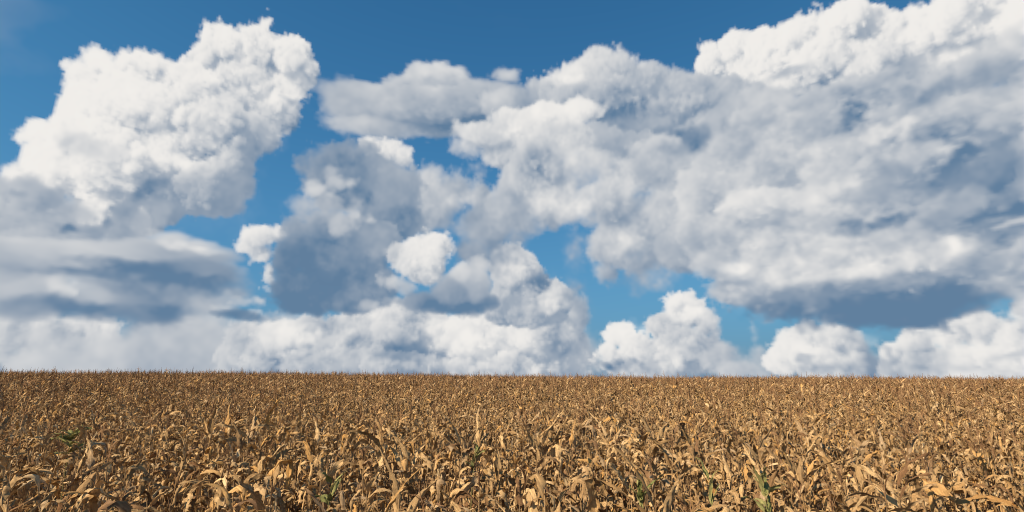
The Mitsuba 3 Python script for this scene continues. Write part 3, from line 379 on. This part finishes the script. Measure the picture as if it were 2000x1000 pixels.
inview = np.flatnonzero((np.abs(bear) < 47.5) & (spots[:, 1] > 2.55))
near = inview[:296]; is_near = np.zeros(len(spots), bool); is_near[near] = True

def put(x, y, rz, s, sz=None, tilt=(0, 0)):
    return T().translate([float(x), float(y), float(land(x, y))]).rotate([1, 0, 0], tilt[0]).rotate([0, 1, 0], tilt[1]).rotate([0, 0, 1], rz).scale([s, s, sz or s])
def stand(key, kit, m):
    """One plant, its parts as entries of their own."""
    for part in ('stalk', 'ear', 'tassel'):
        if part in kit: scene[f'{key}__{part}'] = {**kit[part], 'to_world': m}
    for k, leaf in enumerate(kit['leaf']): scene[f'{key}__leaf' + (f'_{k:03d}' if k else '')] = {**leaf, 'to_world': m}
def kit_of(parts): return {k: [ply_of(q) for q in v] if k == 'leaf' else ply_of(v) for k, v in parts.items()}
shapes = [maize(100+k, 0, k % 4 == 0) for k in range(16)]
kits = [kit_of(q) for q in shapes]
GROUP = 'dry maize plants at the front of the field'
traits = [('tasselled' if 'tassel' in q else 'bare-topped', 'ear' in q) for q in shapes]
named = {}
for j, i in enumerate(near):
    key = 'maize_plant' + (f'_{j:03d}' if j else '')
    which = int(rng.integers(0, len(kits)))
    s = rng.uniform(.94, 1.06)
    stand(key, kits[which], put(*spots[i], rng.uniform(0, 360), s, s*rng.uniform(.95, 1.05), rng.normal(0, 3, 2)))
    zone = ('nearest rows', 'second belt of rows', 'third belt of rows', 'fourth belt of rows')[int(np.searchsorted(np.quantile(d[near], [.25, .5, .75]), d[i]))]
    side = ('far left', 'left', 'mid-left', 'left of centre', 'centre', 'right of centre', 'mid-right', 'right', 'far right')[int(np.searchsorted([-38, -28, -17, -6, 6, 17, 28, 38], bear[i]))]
    named.setdefault((zone, side, traits[which]), []).append((bear[i], key))
ORD = ['leftmost'] + [f'{q} from left' for q in 'second third fourth fifth sixth seventh eighth ninth tenth eleventh twelfth thirteenth fourteenth fifteenth sixteenth'.split()]
for (zone, side, (top, ear)), found in named.items():
    for k, (_, key) in enumerate(sorted(found)):
        say = f"{top} dry maize plant {'with' if ear else 'without'} ear, {zone}, {side}"
        if len(found) > 1: say += ', ' + (ORD[k] if k < len(found)-1 else 'rightmost')
        labels[key] = {'label': say, 'category': 'maize plant', 'group': GROUP}

# what stands out among them: green weeds grown up through the maize, and a plant with one broad orange leaf
def weed(seed, leaves, length, width, up, spread, height, ident=400):
    rng = np.random.default_rng(seed)
    pc = Piece(); q = np.linspace(0, 1, 6)
    stem = np.stack([.03*np.sin(q*4+seed), .03*np.cos(q*3+seed)-.03, q*height], 1)
    tube(pc, stem, .006*(1-.6*q), 5, ident)
    out = {'stalk': pc.data(), 'leaf': []}
    for k in range(leaves):
        pc = Piece(); a = k*2.4+rng.normal(0, .4); z = height*(1-spread*rng.random())
        base = np.array([np.interp(z, stem[:, 2], stem[:, 0]), np.interp(z, stem[:, 2], stem[:, 1]), z])
        ribbon(pc, rng, base, a, length*rng.uniform(.7, 1.2), width*rng.uniform(.8, 1.2), up+rng.normal(0, .2), rng.uniform(.3, 1.3), ident+int(rng.integers(0, 40)), 8, 5, None, rng.normal(0, .4), .4, .2, 1.6, .06, 1.2)
        out['leaf'].append(pc.data())
    return kit_of(out)
WEEDS = [
    ('green_weed', -5.43, 6.76, weed(1, 26, .20, .05, .7, .12, 2.05), 'dark green bushy weed poking through the maize at left', 'weed'),
    ('green_weed', -1.53, 4.73, weed(2, 6, .2, .05, .9, .15, 1.95), 'pale green leafy weed among the nearest maize, left of centre', 'weed'),
    ('green_weed', -0.45, 6.33, weed(3, 6, .17, .045, 1.0, .12, 1.95), 'pale green weed with upright leaves beside the middle of the view', 'weed'),
    ('green_weed', 1.1, 4.86, weed(4, 8, .22, .04, 1.3, .15, 1.95), 'bright green weed with upright blades, right of centre at the front', 'weed'),
    ('green_weed', 1.74, 4.94, weed(5, 6, .24, .034, 1.35, .12, 1.95), 'thin yellow green weed between two brighter green weeds at the front', 'weed'),
    ('green_weed', 2.24, 4.95, weed(6, 10, .2, .045, 1.1, .2, 1.95), 'leafy green weed in the front rows, furthest right of the weeds', 'weed'),
    ('orange_maize_plant', 3.65, 4.6, weed(7, 3, .42, .13, .5, .06, 1.95, 500), 'maize plant with broad orange dry leaves at the front on the right', 'maize plant'),
]
for name, x, y, kit, say, cat in WEEDS:
    n = sum(k == name or k.startswith(name+'_0') for k in labels); key = name+(f'_{n:03d}' if n else '')
    stand(key, kit, put(x, y, 0, 1))
    labels[key] = {'label': say, 'category': cat, **({'group': 'green weeds among the maize'} if cat == 'weed' else {})}

# the maize further off, and what stands beside the view: one mass of copies
mids = [ply_of(merged(maize(300+k, 1, k % 5 < 3))) for k in range(12)]
fars = []
for k in range(8):
    ds = []
    rr = np.random.default_rng(900+k)
    for q in range(5):
        v, f, uv = merged(maize(500+k*5+q, 2, rr.random() < .9))
        an, s = rr.uniform(0, 2*PI), rr.uniform(.93, 1.07)
        R = np.array([[math.cos(an), -math.sin(an), 0], [math.sin(an), math.cos(an), 0], [0, 0, 1]])
        ds.append((v@R.T*s+[(q-2)*.215+rr.normal(0, .03), rr.normal(0, .04), 0], f, uv+[int(rr.integers(0, 3)), 0]))
    at = np.cumsum([0]+[len(q[0]) for q in ds])
    fars.append(ply_of((np.vstack([q[0] for q in ds]), np.vstack([q[1]+a for q, a in zip(ds, at)]), np.vstack([q[2] for q in ds]))))
for k, m in enumerate(mids): scene[f'mid_maize_{k}'] = {'type': 'shapegroup', 'plant': m}
for k, m in enumerate(fars): scene[f'far_maize_{k}'] = {'type': 'shapegroup', 'row': m}
count = 0
def copy(group, m):
    global count
    count += 1
    scene[f'maize_field__{count:05d}'] = {'type': 'instance', 'group': {'type': 'ref', 'id': group}, 'to_world': m}
for i in np.flatnonzero(~is_near & (d < 22)):
    s = rng.uniform(.93, 1.07)
    copy(f'mid_maize_{int(rng.integers(0, 12))}', put(*spots[i], rng.uniform(0, 360), s, s*rng.uniform(.95, 1.06), rng.normal(0, 3, 2)))
for r in np.arange(5, 130):
    for t in np.arange(-100, 100, 1.075):
        c = r*.75
        x = t*math.cos(ROW_TURN)-c*math.sin(ROW_TURN); y = t*math.sin(ROW_TURN)+c*math.cos(ROW_TURN)
        dd = math.hypot(x, y)
        if dd < 21.5 or y < 8 or y > 68 or abs(math.degrees(math.atan2(x, y))) > 72: continue
        s = rng.uniform(.93, 1.07)
        copy(f'far_maize_{int(rng.integers(0, 8))}', put(x, y, math.degrees(ROW_TURN)+180*int(rng.integers(0, 2))+rng.normal(0, 2), s, s*rng.uniform(.95, 1.07)))
labels['maize_field'] = {'label': 'dry brown maize field with tassels reaching back to the horizon', 'category': 'maize field', 'kind': 'stuff'}
